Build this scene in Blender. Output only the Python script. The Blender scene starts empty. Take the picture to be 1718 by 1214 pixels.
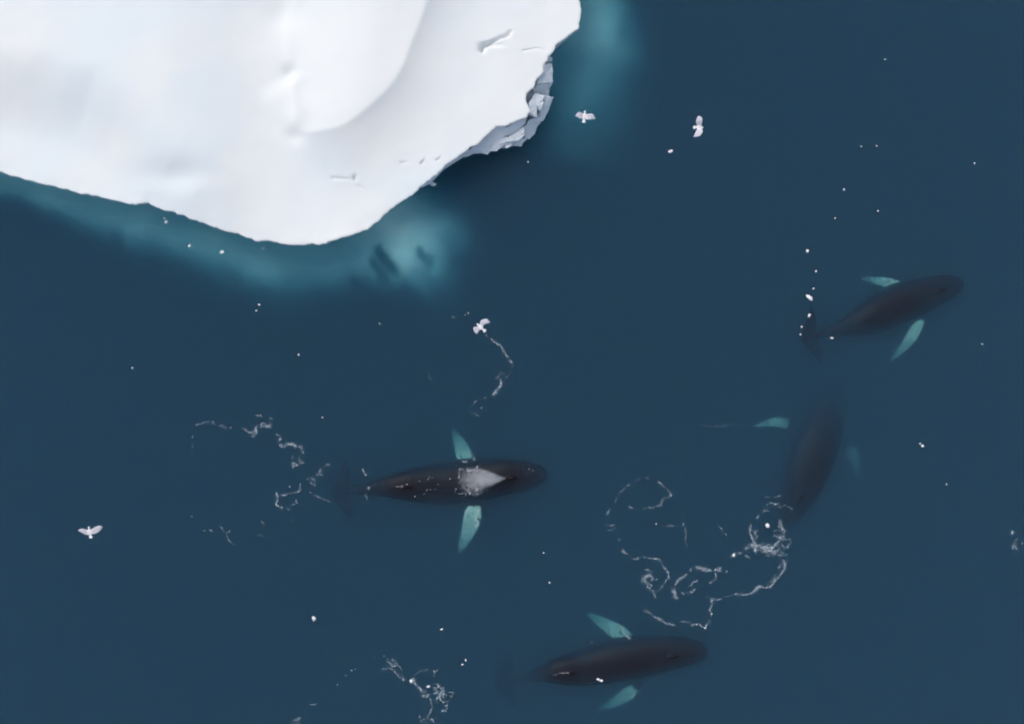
import bpy, bmesh, math, random
import numpy as np
from mathutils import Vector
R = math.radians
sc = bpy.context.scene
col = sc.collection
rng = np.random.default_rng(7)
random.seed(7)

# ---------------------------------------------------------------- camera, sky, sun, exposure
CAM_H = 50.0                     # drone height over the water, looking straight down
PPM = 27.5                       # photograph pixels per metre at the water line
cd = bpy.data.cameras.new('camera'); cam = bpy.data.objects.new('camera', cd); col.objects.link(cam)
cam.location = (0, 0, CAM_H); cd.sensor_width = 36; cd.lens = 36 * CAM_H / (1718 / PPM)
cd.clip_end = 8000; sc.camera = cam

SUN_EL, SUN_AZ = 52.0, 128.0     # azimuth: degrees from +X towards +Y
world = bpy.data.worlds.new('World'); sc.world = world; world.use_nodes = True
nt = world.node_tree; bg = nt.nodes['Background']
sky = nt.nodes.new('ShaderNodeTexSky'); sky.sky_type = 'NISHITA'; sky.sun_disc = False
sky.sun_elevation = R(SUN_EL); sky.sun_rotation = R(90 - SUN_AZ)
sky.dust_density = 4.0; sky.air_density = 1.0; sky.ozone_density = 1.0
hs = nt.nodes.new('ShaderNodeHueSaturation'); hs.inputs['Saturation'].default_value = 0.62   # thin even overcast
nt.links.new(sky.outputs[0], hs.inputs['Color']); nt.links.new(hs.outputs[0], bg.inputs[0])
bg.inputs[1].default_value = 0.15
sd = bpy.data.lights.new('sun', 'SUN'); sd.energy = 0.5; sd.angle = R(34); sd.color = (1.0, 0.94, 0.84)
sun = bpy.data.objects.new('sun', sd); col.objects.link(sun)
d = Vector((math.cos(R(SUN_EL)) * math.cos(R(SUN_AZ)), math.cos(R(SUN_EL)) * math.sin(R(SUN_AZ)), math.sin(R(SUN_EL))))
sun.rotation_euler = d.to_track_quat('Z', 'Y').to_euler(); sun.location = d * 200
vs = sc.view_settings
vs.view_transform = 'Standard'; vs.look = 'None'; vs.gamma = 1; vs.use_curve_mapping = False; vs.exposure = 0.07
sc.render.engine = 'CYCLES'
cy = sc.cycles
cy.use_denoising = True; cy.denoising_input_passes = 'RGB_ALBEDO'; cy.max_bounces = 12; cy.diffuse_bounces = 3; cy.glossy_bounces = 2
cy.transparent_max_bounces = 12; cy.volume_bounces = 7; cy.use_adaptive_sampling = True; cy.adaptive_threshold = 0.015
cy.volume_step_rate = 1.0; cy.volume_max_steps = 256
cy.pixel_filter_type = 'BLACKMAN_HARRIS'; cy.filter_width = 2.0      # the soft lens of the drone video

# ---------------------------------------------------------------- helpers
def P(px, py, z=0.0):
    """point at height z that lies under pixel (px, py) of the photograph"""
    f = (CAM_H - z) / CAM_H / PPM
    return np.array([(px - 859) * f, (607 - py) * f, z])

def tag(o, label=None, cat=None, group=None, kind=None):
    if label: o['label'] = label
    if cat: o['category'] = cat
    if group: o['group'] = group
    if kind: o['kind'] = kind
    return o

def mesh_obj(name, verts, faces, mat, parent=None, smooth=False):
    me = bpy.data.meshes.new(name)
    me.from_pydata([tuple(map(float, v)) for v in verts], [], [tuple(map(int, f)) for f in faces])
    me.update()
    if smooth: me.shade_smooth()
    if mat: me.materials.append(mat)
    o = bpy.data.objects.new(name, me); col.objects.link(o)
    if parent: o.parent = parent
    return o

def empty(name, loc=(0, 0, 0)):
    o = bpy.data.objects.new(name, None); o.location = loc; o.empty_display_size = 0.3; col.objects.link(o); return o

def hash2(ix, iy, seed):
    n = (ix.astype(np.int64) * 374761393 + iy.astype(np.int64) * 668265263 + seed * 974711) & 0x7fffffff
    n = ((n ^ (n >> 13)) * 1274126177) & 0x7fffffff
    n = n ^ (n >> 16)
    return (n & 0xffff) / 65535.0

def vnoise(x, y, seed=0):
    x = np.asarray(x, float); y = np.asarray(y, float)
    ix = np.floor(x); iy = np.floor(y); fx = x - ix; fy = y - iy
    fx = fx * fx * fx * (fx * (fx * 6 - 15) + 10); fy = fy * fy * fy * (fy * (fy * 6 - 15) + 10)
    a = hash2(ix, iy, seed); b = hash2(ix + 1, iy, seed); c = hash2(ix, iy + 1, seed); e = hash2(ix + 1, iy + 1, seed)
    return (a + (b - a) * fx) * (1 - fy) + (c + (e - c) * fx) * fy - 0.5

def fbm(x, y, oct=4, seed=0):
    s = 0; a = 1.0; f = 1.0
    for k in range(oct):
        s = s + a * vnoise(x * f + 17.3 * k, y * f - 9.1 * k, seed + k); a *= 0.5; f *= 2.03
    return s

def sstep(a, b, x):
    t = np.clip((x - a) / (b - a), 0, 1); return t * t * (3 - 2 * t)

def catmull(pts, n):
    pts = np.asarray(pts, float); m = len(pts)
    ext = np.vstack([2 * pts[0] - pts[1], pts, 2 * pts[-1] - pts[-2]])
    u = np.linspace(0, m - 1 - 1e-9, n); i = np.floor(u).astype(int); t = (u - i)[:, None]
    p0, p1, p2, p3 = ext[i], ext[i + 1], ext[i + 2], ext[i + 3]
    return 0.5 * (2 * p1 + (p2 - p0) * t + (2 * p0 - 5 * p1 + 4 * p2 - p3) * t * t + (3 * p1 - p0 - 3 * p2 + p3) * t ** 3)

def arclen_resample(pts, n):
    pts = np.asarray(pts, float); dl = np.linalg.norm(np.diff(pts, axis=0), axis=1); s = np.r_[0, np.cumsum(dl)]
    u = np.linspace(0, s[-1], n)
    return np.stack([np.interp(u, s, pts[:, k]) for k in range(pts.shape[1])], 1), s[-1]

# ---------------------------------------------------------------- materials
def new_mat(name):
    m = bpy.data.materials.new(name); m.use_nodes = True
    return m, m.node_tree, m.node_tree.nodes['Principled BSDF']

def ice_material(name, base, base2, bump=0.35, rough=0.62):
    m, t, b = new_mat(name)
    tc = t.nodes.new('ShaderNodeTexCoord')
    n1 = t.nodes.new('ShaderNodeTexNoise'); n1.inputs['Scale'].default_value = 0.16; n1.inputs['Detail'].default_value = 5
    r = t.nodes.new('ShaderNodeValToRGB'); r.color_ramp.elements[0].position = 0.40; r.color_ramp.elements[1].position = 0.60
    r.color_ramp.elements[0].color = (*base2, 1); r.color_ramp.elements[1].color = (*base, 1)
    n2 = t.nodes.new('ShaderNodeTexNoise'); n2.inputs['Scale'].default_value = 3.2; n2.inputs['Detail'].default_value = 8; n2.inputs['Roughness'].default_value = 0.6
    bp = t.nodes.new('ShaderNodeBump'); bp.inputs['Strength'].default_value = bump; bp.inputs['Distance'].default_value = 0.06
    t.links.new(tc.outputs['Object'], n1.inputs['Vector']); t.links.new(tc.outputs['Object'], n2.inputs['Vector'])
    t.links.new(n1.outputs['Fac'], r.inputs['Fac']); t.links.new(r.outputs['Color'], b.inputs['Base Color'])
    t.links.new(n2.outputs['Fac'], bp.inputs['Height']); t.links.new(bp.outputs['Normal'], b.inputs['Normal'])
    b.inputs['Roughness'].default_value = rough; b.inputs['Specular IOR Level'].default_value = 0.25
    return m

M_SNOW = ice_material('snow', (0.845, 0.88, 0.885), (0.785, 0.86, 0.895), 0.07)
M_ICE = ice_material('blue_ice', (0.78, 0.84, 0.89), (0.70, 0.79, 0.87), 0.5, 0.4)
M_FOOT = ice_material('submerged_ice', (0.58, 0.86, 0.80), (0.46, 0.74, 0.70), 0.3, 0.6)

m, t, b = new_mat('foam'); M_FOAM = m
b.inputs['Base Color'].default_value = (0.80, 0.85, 0.90, 1); b.inputs['Roughness'].default_value = 0.7
m, t, b = new_mat('ice_chip'); M_CHIP = m
b.inputs['Base Color'].default_value = (0.86, 0.89, 0.91, 1); b.inputs['Roughness'].default_value = 0.35

def attr_material(name, dark, light, rough, attr, mot=1.0):
    m, t, b = new_mat(name)
    a = t.nodes.new('ShaderNodeAttribute'); a.attribute_name = attr
    tc = t.nodes.new('ShaderNodeTexCoord'); n = t.nodes.new('ShaderNodeTexNoise')
    n.inputs['Scale'].default_value = 4.0; n.inputs['Detail'].default_value = 6
    mp = t.nodes.new('ShaderNodeMath'); mp.operation = 'MULTIPLY_ADD'; mp.inputs[1].default_value = mot; mp.inputs[2].default_value = -0.5 * mot
    ad = t.nodes.new('ShaderNodeMath'); ad.operation = 'ADD'
    rr = t.nodes.new('ShaderNodeValToRGB'); rr.color_ramp.elements[0].position = 0.38; rr.color_ramp.elements[1].position = 0.55
    rr.color_ramp.elements[0].color = (*dark, 1); rr.color_ramp.elements[1].color = (*light, 1)
    n3 = t.nodes.new('ShaderNodeTexNoise'); n3.inputs['Scale'].default_value = 1.3; n3.inputs['Detail'].default_value = 7
    hv = t.nodes.new('ShaderNodeHueSaturation')
    mv = t.nodes.new('ShaderNodeMath'); mv.operation = 'MULTIPLY_ADD'; mv.inputs[1].default_value = 0.9; mv.inputs[2].default_value = 0.55
    L = t.links.new
    L(tc.outputs['Object'], n.inputs['Vector']); L(tc.outputs['Object'], n3.inputs['Vector'])
    mk = t.nodes.new('ShaderNodeMath'); mk.operation = 'MULTIPLY'
    L(n.outputs['Fac'], mp.inputs[0]); L(mp.outputs[0], mk.inputs[0]); L(a.outputs['Fac'], mk.inputs[1]); L(mk.outputs[0], ad.inputs[0]); L(a.outputs['Fac'], ad.inputs[1])
    L(ad.outputs[0], rr.inputs['Fac']); L(rr.outputs['Color'], hv.inputs['Color'])
    L(n3.outputs['Fac'], mv.inputs[0]); L(mv.outputs[0], hv.inputs['Value'])
    L(hv.outputs['Color'], b.inputs['Base Color']); b.inputs['Specular IOR Level'].default_value = 0.12; b.inputs['Roughness'].default_value = rough
    return m
M_WHALE = attr_material('whale_skin', (0.011, 0.006, 0.009), (0.46, 0.65, 0.55), 0.42, 'pale', 4.2)
M_GULL = attr_material('gull_plumage', (0.60, 0.60, 0.67), (0.86, 0.86, 0.88), 0.8, 'pale')

# water: an even body that scatters blue-green and swallows red
m = bpy.data.materials.new('sea_water'); m.use_nodes = True; M_WATER = m; t = m.node_tree
for n in list(t.nodes):
    if n.type != 'OUTPUT_MATERIAL': t.nodes.remove(n)
out = [n for n in t.nodes if n.type == 'OUTPUT_MATERIAL'][0]
L = t.links.new
EXT = np.array([0.78, 0.42, 0.46]); SCAT = EXT * np.array([0.080, 0.074, 0.405])
vsn = t.nodes.new('ShaderNodeVolumeScatter'); van = t.nodes.new('ShaderNodeVolumeAbsorption'); vad = t.nodes.new('ShaderNodeAddShader')
vsn.inputs['Color'].default_value = (*(SCAT / 0.5), 1); vsn.inputs['Density'].default_value = 0.5; vsn.inputs['Anisotropy'].default_value = -0.1
van.inputs['Color'].default_value = (*(1 - (EXT - SCAT)), 1); van.inputs['Density'].default_value = 1.0
vfw = t.nodes.new('ShaderNodeVolumeScatter'); vfw.inputs['Color'].default_value = (0.40, 0.75, 0.95, 1)   # fine silt: throws light forward and softens what lies deep
vfw.inputs['Density'].default_value = 1.05; vfw.inputs['Anisotropy'].default_value = 0.95; va2 = t.nodes.new('ShaderNodeAddShader')
L(vsn.outputs[0], vad.inputs[0]); L(van.outputs[0], vad.inputs[1]); L(vad.outputs[0], va2.inputs[0]); L(vfw.outputs[0], va2.inputs[1]); L(va2.outputs[0], out.inputs['Volume'])

# ---------------------------------------------------------------- the sea
W, D = 2500.0, 90.0
v = [(-W, -W, 0), (W, -W, 0), (W, W, 0), (-W, W, 0), (-W, -W, -D), (W, -W, -D), (W, W, -D), (-W, W, -D)]
f = [(0, 1, 2, 3), (7, 6, 5, 4), (0, 4, 5, 1), (1, 5, 6, 2), (2, 6, 7, 3), (3, 7, 4, 0)]
water = mesh_obj('water', v, f, M_WATER); tag(water, 'dark blue green sea water, glassy and clear enough to see whales', 'water', kind='structure')

# ---------------------------------------------------------------- the iceberg
ORIG = (400.0, -20.0)
EDGE_PX = [(975, -40), (971, 0), (974, 22), (972.5, 33), (971, 50), (962, 56), (954, 60), (939, 73), (931, 80), (926, 89.6), (919, 95), (914, 107), (909, 124), (901, 133),
    (895, 146), (884, 159), (883, 171), (888, 185), (883, 197), (863, 205), (850, 213), (832, 213), (824, 223), (806, 238), (778, 255), (762, 268),
    (745, 281), (724, 300), (702, 316), (682, 331), (660, 346), (640, 364), (622, 380), (610, 387), (585, 396), (552, 404), (545, 408), (515, 409), (480, 408), (450, 404),
    (430, 403), (400, 393), (360, 380), (310, 362), (270, 350), (248, 340), (225, 343), (200, 337), (150, 326), (100, 315), (60, 306), (30, 297), (0, 288),
    (-150, 235), (-300, 190), (-480, 60), (-560, -150), (-400, -450), (0, -620), (500, -600), (850, -420), (950, -200), (970, -90)]
EDGE_Z = 1.5
def to_polar(pxs):
    p = np.array([P(x, y, EDGE_Z)[:2] for x, y in pxs]); o = P(*ORIG, EDGE_Z)[:2]
    q = p - o; return np.arctan2(-q[:, 1], q[:, 0]), np.hypot(q[:, 0], q[:, 1])
a_, r_ = to_polar(EDGE_PX)
a_ = np.where(a_ < -0.1, a_ + 2 * math.pi, a_)
order = np.argsort(a_); a_ = a_[order]; r_ = r_[order]
A_ext = np.r_[a_ - 2 * math.pi, a_, a_ + 2 * math.pi]; R_ext = np.r_[r_, r_, r_]
def edge_r(th):
    return np.interp(th, A_ext, R_ext)
def edge_fine(th):
    return 0.10 * fbm(th * 40, th * 0 + 3, 4, 11) + 0.06 * np.maximum(fbm(th * 90, th * 0 + 1, 2, 12), 0)
O2 = P(*ORIG, EDGE_Z)[:2]

def px_of(x, y, z):                  # inverse of P, for laying out the relief
    f = (CAM_H - z) / CAM_H / PPM
    return x / f + 859, 607 - y / f
def poly_sdf(poly, px, py):
    poly = np.asarray(poly, float); dmin = np.full(px.shape, 1e9); inside = np.zeros(px.shape, bool)
    for i in range(len(poly)):
        ax, ay = poly[i]; bx, by = poly[(i + 1) % len(poly)]
        ex, ey = bx - ax, by - ay
        tt = np.clip(((px - ax) * ex + (py - ay) * ey) / (ex * ex + ey * ey + 1e-9), 0, 1)
        dmin = np.minimum(dmin, np.hypot(px - ax - tt * ex, py - ay - tt * ey))
        c = ((ay > py) != (by > py)) & (px < (bx - ax) * (py - ay) / (by - ay + 1e-12) + ax)
        inside ^= c
    return np.where(inside, -dmin, dmin)
def line_dist(pl, px, py):
    dmin = np.full(px.shape, 1e9); tb = np.zeros(px.shape)
    for i in range(len(pl) - 1):
        ax, ay = pl[i]; bx, by = pl[i + 1]; ex, ey = bx - ax, by - ay
        tt = np.clip(((px - ax) * ex + (py - ay) * ey) / (ex * ex + ey * ey), 0, 1)
        dd = np.hypot(px - ax - tt * ex, py - ay - tt * ey)
        w = dd < dmin; dmin = np.where(w, dd, dmin); tb = np.where(w, (i + tt) / (len(pl) - 1), tb)
    return dmin, tb
BLOCK = catmull([(760, -140), (716, 0), (690, 70), (662, 132), (612, 182), (572, 208), (540, 215), (500, 213), (494, 170), (489, 120), (479, 60), (484, 20), (520, -60), (560, -160)], 90)
LOBE = catmull([(492, 128), (468, 136), (446, 150), (442, 172), (462, 198), (492, 214), (520, 180)], 40)
RIDGE = [(-700, -120), (-200, 40), (0, 108), (60, 118), (150, 140), (205, 178), (245, 218), (285, 262), (330, 292), (390, 310), (470, 330)]
def berg_height(x, y, inset):
    px, py = px_of(x, y, 2.5)
    h = np.full(px.shape, 1.55)
    # left slope below the diagonal ridge
    dr, tb = line_dist(RIDGE, px, py)
    yr = np.interp(px, [p[0] for p in RIDGE], [p[1] for p in RIDGE])
    side = np.where(py > yr, dr, -dr)
    amt = sstep(520, 250, px)
    h += 1.1 * (1 - sstep(-40, 110, side)) * amt + 0.2 * sstep(250, 520, px) * sstep(330, 120, py)
    # the raised block with a steep right flank and a drifted apron
    s = poly_sdf(BLOCK, px, py)
    right = sstep(455, 640, px + 0.3 * np.maximum(py - 150, 0))
    up = np.where(s < 0, 1.0 + 0.10 * (1 - np.exp(s / 60)), np.exp(-np.maximum(s - 1.5, 0) / (34 + 18 * right)))
    h += (0.28 + 0.66 * right) * up
    l = poly_sdf(LOBE, px, py)
    h += 0.16 * sstep(16, -22, l) * sstep(-60, 5, s)
    for (cx, cy_, w_, dd) in ((482, 116, 9, 0.22), (490, 222, 10, 0.12), (472, 18, 22, 0.2)):
        h -= dd * np.exp(-((px - cx) ** 2 + (py - cy_) ** 2) / (2 * w_ * w_))
    h -= 0.2 * np.exp(-((px - 290) ** 2 / 3200 + (py - 290) ** 2 / 500))
    # slow swells and fine wind crust
    h += 0.30 * fbm(x / 9.0, y / 9.0, 2, 31) + 0.035 * fbm(x / 1.9, y / 1.9, 3, 41)
    # cracks and little steps
    for pl, w_, dep in (([(806, 78), (809, 70), (822, 64), (838, 56), (850, 52), (857, 44)], 2.6, 0.42), ([(811, 66), (826, 62)], 2.2, 0.2),
                        ([(878, 76), (890, 74), (902, 71), (916, 75)], 1.8, 0.10), ([(552, 292), (566, 294), (580, 294)], 1.5, 0.22), ([(588, 294), (591, 290)], 2.2, 0.5),
                        ([(670, 268), (680, 266)], 1.5, 0.2), ([(703, 268), (709, 261)], 1.5, 0.28), ([(730, 262), (738, 256)], 1.5, 0.2), ([(596, 306), (612, 314)], 1.6, 0.1)):
        dd, tb = line_dist(pl, px + 2.0 * vnoise(px / 5, py / 5, 77), py + 2.0 * vnoise(px / 5, py / 5, 78))
        h -= 0.8 * dep * np.exp(-(dd / (w_ * .85)) ** 2) * (1.0 - 0.6 * tb)
    h -= 0.22 * np.exp(-((px - 808) ** 2 + (py - 74) ** 2) / 30) + 0.16 * np.exp(-((px - 824) ** 2 / 260 + (py - 67) ** 2 / 14))
    # rim: rounded down to the edge height
    k = sstep(0.0, 0.9, inset); zr = np.clip(h, 1.25, 1.95) - 0.02 + 0.04 * fbm(x * 0.8, y * 0.8, 3, 61)
    return zr * (1 - k) + np.maximum(h, 1.1) * k - 0.05 * np.exp(-inset / 0.05)

berg = empty('iceberg', (*[float(q) for q in O2], 0.0))
tag(berg, 'huge white snow covered iceberg with a broken cliff edge above dark water', 'iceberg')
th = np.r_[np.linspace(-0.12, 2.62, 1150), np.linspace(2.63, 2 * math.pi - 0.13, 230)]
er = edge_r(th); N = len(th)
tr_ = np.r_[np.linspace(0, 0.9, 150), 0.9 + 0.1 * np.linspace(0, 1, 61)[1:]]; tr_ = tr_[1:]
rr = tr_[:, None] * er[None, :] + edge_fine(th)[None, :] * sstep(0.975, 1.0, tr_)[:, None]
X = O2[0] + rr * np.cos(th)[None, :]; Y = O2[1] - rr * np.sin(th)[None, :]
Z = berg_height(X, Y, np.maximum((1 - tr_)[:, None] * er[None, :], 0))
rows = [np.stack([X, Y, Z], -1)]
# the side, undercut by the waves
ztop = Z[-1]; rows.append(rows[0][-1:].copy())        # a second ring keeps the brink crisp
for q, (fz, inn) in enumerate(((0.93, 0.02), (0.8, 0.10), (0.6, 0.30), (0.4, 0.55), (0.2, 0.80), (0.0, 0.95), (-0.5, 1.05), (-1.6, 1.4), (-4.0, 2.6))):
    zz = ztop * fz if fz >= 0 else np.full(N, fz * 1.6)
    jag = 0.16 * fbm(th * 60, np.full(N, q * 0.6), 3, 91)
    ri = er + edge_fine(th) - 0.65 * inn * (0.85 + 0.4 * np.sin(th * 9) * 0.3) + jag * min(1, q)
    rows.append(np.stack([O2[0] + ri * np.cos(th), O2[1] - ri * np.sin(th), zz], -1)[None])
G = np.concatenate(rows, 0); M = G.shape[0]
verts = np.vstack([G.reshape(-1, 3), [[O2[0], O2[1], float(berg_height(np.array([O2[0]]), np.array([O2[1]]), np.array([9.0]))[0])]]])
idx = np.arange(M * N).reshape(M, N); nx = np.roll(idx, -1, 1)
bands = np.array([k for k in range(M - 1) if k != len(tr_) - 1]); quads = np.stack([idx[bands], idx[bands + 1], nx[bands + 1], nx[bands]], -1).reshape(-1, 4)
verts[:, :2] -= O2
me = bpy.data.meshes.new('snow_cap')
tri = np.stack([np.full(N, M * N), idx[0], nx[0]], -1)
me.vertices.add(len(verts)); me.vertices.foreach_set('co', verts.ravel())
nl = quads.size + tri.size; me.loops.add(nl); me.loops.foreach_set('vertex_index', np.r_[quads.ravel(), tri.ravel()].astype(np.int32))
me.polygons.add(len(quads) + len(tri))
me.polygons.foreach_set('loop_start', np.r_[np.arange(len(quads)) * 4, quads.size + np.arange(len(tri)) * 3].astype(np.int32))
me.update(calc_edges=True); me.validate(); me.shade_smooth(); me.materials.append(M_SNOW)
capo = bpy.data.objects.new('snow_cap', me); col.objects.link(capo); capo.parent = berg

# broken blocks along the calved edge: (outline with a height for each corner, material)
def zblock(pts, k=0): return pts
BLOCKS = [
  ([(920, 94, 1.3), (927, 97, 1.0), (927, 103, .8), (919, 104, 1.2)], 0.5),
  ([(914, 107, 1.5), (926, 106, 1.0), (928, 120, .9), (927.5, 138, .8), (902, 142, 1.25), (904, 130, 1.5)], 0.5),
  ([(902, 142.5, 1.05), (928, 138.5, .75), (922, 150, .15), (921, 158, .05), (897, 157, .45), (894, 148, .9)], 0.3),
  ([(897, 157, 1.15), (914, 160, 1.05), (912, 174, .95), (906, 186, .85), (899, 180, .8), (901, 197, .9), (889, 192, 1.2), (888, 172, 1.3)], 0.4),
  ([(914, 160, .85), (929, 163, .45), (921, 184, .2), (911, 203, .05), (903, 207, .2), (906, 186, .65), (912, 174, .8)], 0.3),
  ([(901, 197, .75), (906, 186, .7), (904, 207, .2), (899, 220, .05), (888.5, 234, .02), (880, 231, .25), (880, 212, .75), (890, 200, .9)], 0.3),
  ([(868, 222, .9), (879, 212, 1.0), (880, 226, .85), (874, 233, .8), (860, 238, .8), (848, 238, .85), (855, 228, .9)], 0.4),
  ([(832, 212, 1.3), (850, 214, 1.2), (863, 206, 1.25), (884, 197, 1.25), (881, 208, .95), (868, 222, .7), (848, 229, .7), (838, 236, .75), (822, 238, .85), (823, 223, 1.2)], 0.3),
  ([(822, 236, .85), (838, 235, .8), (850, 229, .8), (856, 238, .75), (847, 243, .6), (833, 254, .55), (823, 254, .6)], 0.4),
  ([(847, 242, .6), (858, 236, .65), (861, 240, .6), (858, 245, .55), (851, 249, .5), (848, 247, .5)], 0.35),
  ([(825, 222, 1.2), (823, 254, .6), (818, 259.5, .5), (806, 257, .5), (792, 259, .5), (780, 264, .5), (776, 258, .9), (806, 239, 1.15)], 0.4),
  ([(858, 239, .5), (874, 232, .5), (884, 231, .3), (874.5, 246, .05), (860, 244, .1)], 0.3),
  ([(778, 255, 1.0), (780, 262, .6), (762, 271, .55), (745, 284, .6), (728, 300, .55), (722, 308, .5), (700, 318, .6), (724, 299, 1.0), (760, 267, 1.1)], 0.4),
  ([(956, 57, 1.2), (966, 54, .8), (955, 63, .6), (940, 74, .6), (931, 82, .7), (938, 72, 1.1)], 0.4),
]
BLOCKS.append(([(912, 100, .45), (925, 108, .2), (925, 137, .15), (919, 150, .03), (919, 158, .03), (925, 165, .05), (918, 184, .03), (908, 203, .03), (896, 220, .03), (886, 232, .03), (872, 243, .03), (850, 246, .03), (832, 251, .03), (806, 254, .1), (782, 260, .2), (800, 236, .5), (826, 212, .55), (860, 198, .55), (878, 178, .55), (880, 156, .55), (896, 128, .5)], .2))
for pts, inset in BLOCKS:
    n = len(pts); c = np.mean([P(*p) for p in pts], 0); O3 = np.array([O2[0], O2[1], 0])
    dense, lab = [], []
    for i in range(n):                       # rough the outline a little
        a = P(*pts[i]); bq = P(*pts[(i + 1) % n]); k = max(2, int(np.linalg.norm(bq - a) / 0.16))
        for j in range(k):
            q = a + (bq - a) * j / k
            if j: q = q + np.array([*(rng.normal(0, 0.022, 2)), rng.normal(0, 0.02)])
            dense.append(q)
    dense = np.array(dense); n2 = len(dense)
    toward = (O3 - c); toward[2] = 0; toward /= np.linalg.norm(toward)
    bev = dense.copy(); bev[:, :2] += (c[:2] - dense[:, :2]) * 0.06; bev[:, 2] += 0.02
    mid = dense.copy(); mid += toward * inset * 0.5; mid[:, 2] = dense[:, 2] * 0.45 - 0.05
    low = dense.copy(); low += toward * (inset + 0.6); low[:, 2] = -1.3
    cen = c + np.array([0, 0, 0.03]);
    vs_ = np.vstack([bev, dense, mid, low, [cen]]) - O3
    fs = []
    for i in range(n2):
        j = (i + 1) % n2; fs.append((4 * n2, j, i))
        for L_ in range(3): fs.append((L_ * n2 + i, L_ * n2 + j, (L_ + 1) * n2 + j, (L_ + 1) * n2 + i))
    fs = [tuple(reversed(q)) for q in fs]
    o = mesh_obj('ice_block', vs_, fs, M_ICE, berg)
    bm = bmesh.new(); bm.from_mesh(o.data); bmesh.ops.recalc_face_normals(bm, faces=bm.faces); bm.to_mesh(o.data); bm.free()

# the drowned foot of the berg: shelf depth at the edge, width of the shelf, by bearing
deg = math.degrees
FT = np.array([  # bearing, depth at edge, shelf width (m)
  (-60, 1.4, 3.0), (-10, 1.1, 2.2), (0, .7, 3.8), (5, .8, 4.4), (9, 1.4, 4.8), (13, 1.7, 5.2), (18, 2.1, 5.6), (21, 2.6, 5.4), (25, 4.0, 4.4), (31, 6.5, 2.0), (37, 6.5, 2.0), (42, 4.2, 2.6),
  (46, 2.2, 3.8), (49.5, 0.35, 4.6), (55, -.2, 4.6), (60, 0.0, 4.0), (63.5, .6, 3.0), (68, 1.0, 2.6), (74, 1.0, 3.2), (82, 1.0, 3.0), (90, 1.0, 3.0), (100, .95, 3.0), (108, .9, 2.8), (118, .8, 2.6), (128, .6, 2.4), (136, .5, 2.0), (145, .5, 1.8), (180, 1.5, 2.5), (240, 1.6, 3), (300, 1.4, 3.0)])
thf = np.linspace(-0.6, 2 * math.pi - 0.6, 900, endpoint=False)
bd = np.degrees(thf); d0 = np.interp(bd, FT[:, 0], FT[:, 1]); wd = np.interp(bd, FT[:, 0], FT[:, 2])
gk = np.exp(-0.5 * (np.arange(-24, 25) / 7.0) ** 2); gk /= gk.sum()
d0, wd = [np.convolve(np.r_[q[-24:], q, q[:24]], gk, 'valid') for q in (d0, wd)]      # no corners along the shelf
ref = edge_r(np.mod(thf + 0.12, 2 * math.pi) - 0.12)
offs = np.linspace(-3.0, 11.0, 90)
RRf = ref[None, :] + offs[:, None]
Xf = O2[0] + RRf * np.cos(thf); Yf = O2[1] - RRf * np.sin(thf)
wd = wd * 1.15 * (1 + .16 * fbm(bd / 4.5, bd * 0 + 2, 3, 15))
u = np.maximum(offs[:, None] + 0.2, 0) / wd[None, :]
d0 = 0.30 + 0.43 * d0
Zf = -(d0[None, :] + 1.0 * u + 3.6 * np.maximum(u - 0.5, 0) ** 2) + 0.30 * fbm(Xf / 2.6, Yf / 2.6, 3, 131) * (0.3 + np.minimum(u, 2)) + 0.05 * fbm(Xf / 0.6, Yf / 0.6, 2, 132)
for (bx, wdg, o0, o1, dep) in ((62.3, 0.8, 0.5, 2.2, 1.3), (64.3, 0.7, 1.0, 2.4, .9), (55.6, 0.7, 2.2, 3.4, .8), (69.5, 1.0, 1.8, 4, .7)):
    Zf -= dep * np.exp(-((bd[None, :] + 0.9 * vnoise(offs[:, None] * 1.7, bd[None, :] * 0.1, 9) - bx) / wdg) ** 2) * sstep(o0, o0 + 0.8, offs[:, None]) * sstep(o1 + 1, o1, offs[:, None])
Zf = np.maximum(Zf, -40) - np.maximum(u - 1.6, 0) * 3.0
nf, mf = Zf.shape[1], Zf.shape[0]
vf = np.stack([Xf - O2[0], Yf - O2[1], np.minimum(Zf, -0.25)], -1).reshape(-1, 3)
ii = np.arange(mf * nf).reshape(mf, nf); jn = np.roll(ii, -1, 1)
ff = np.stack([ii[:-1], ii[1:], jn[1:], jn[:-1]], -1).reshape(-1, 4)
foot = mesh_obj('underwater_foot', vf, ff, M_FOOT, berg, True)
foot['label'] = 'drowned shelf of the iceberg glowing teal under the water'

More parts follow.
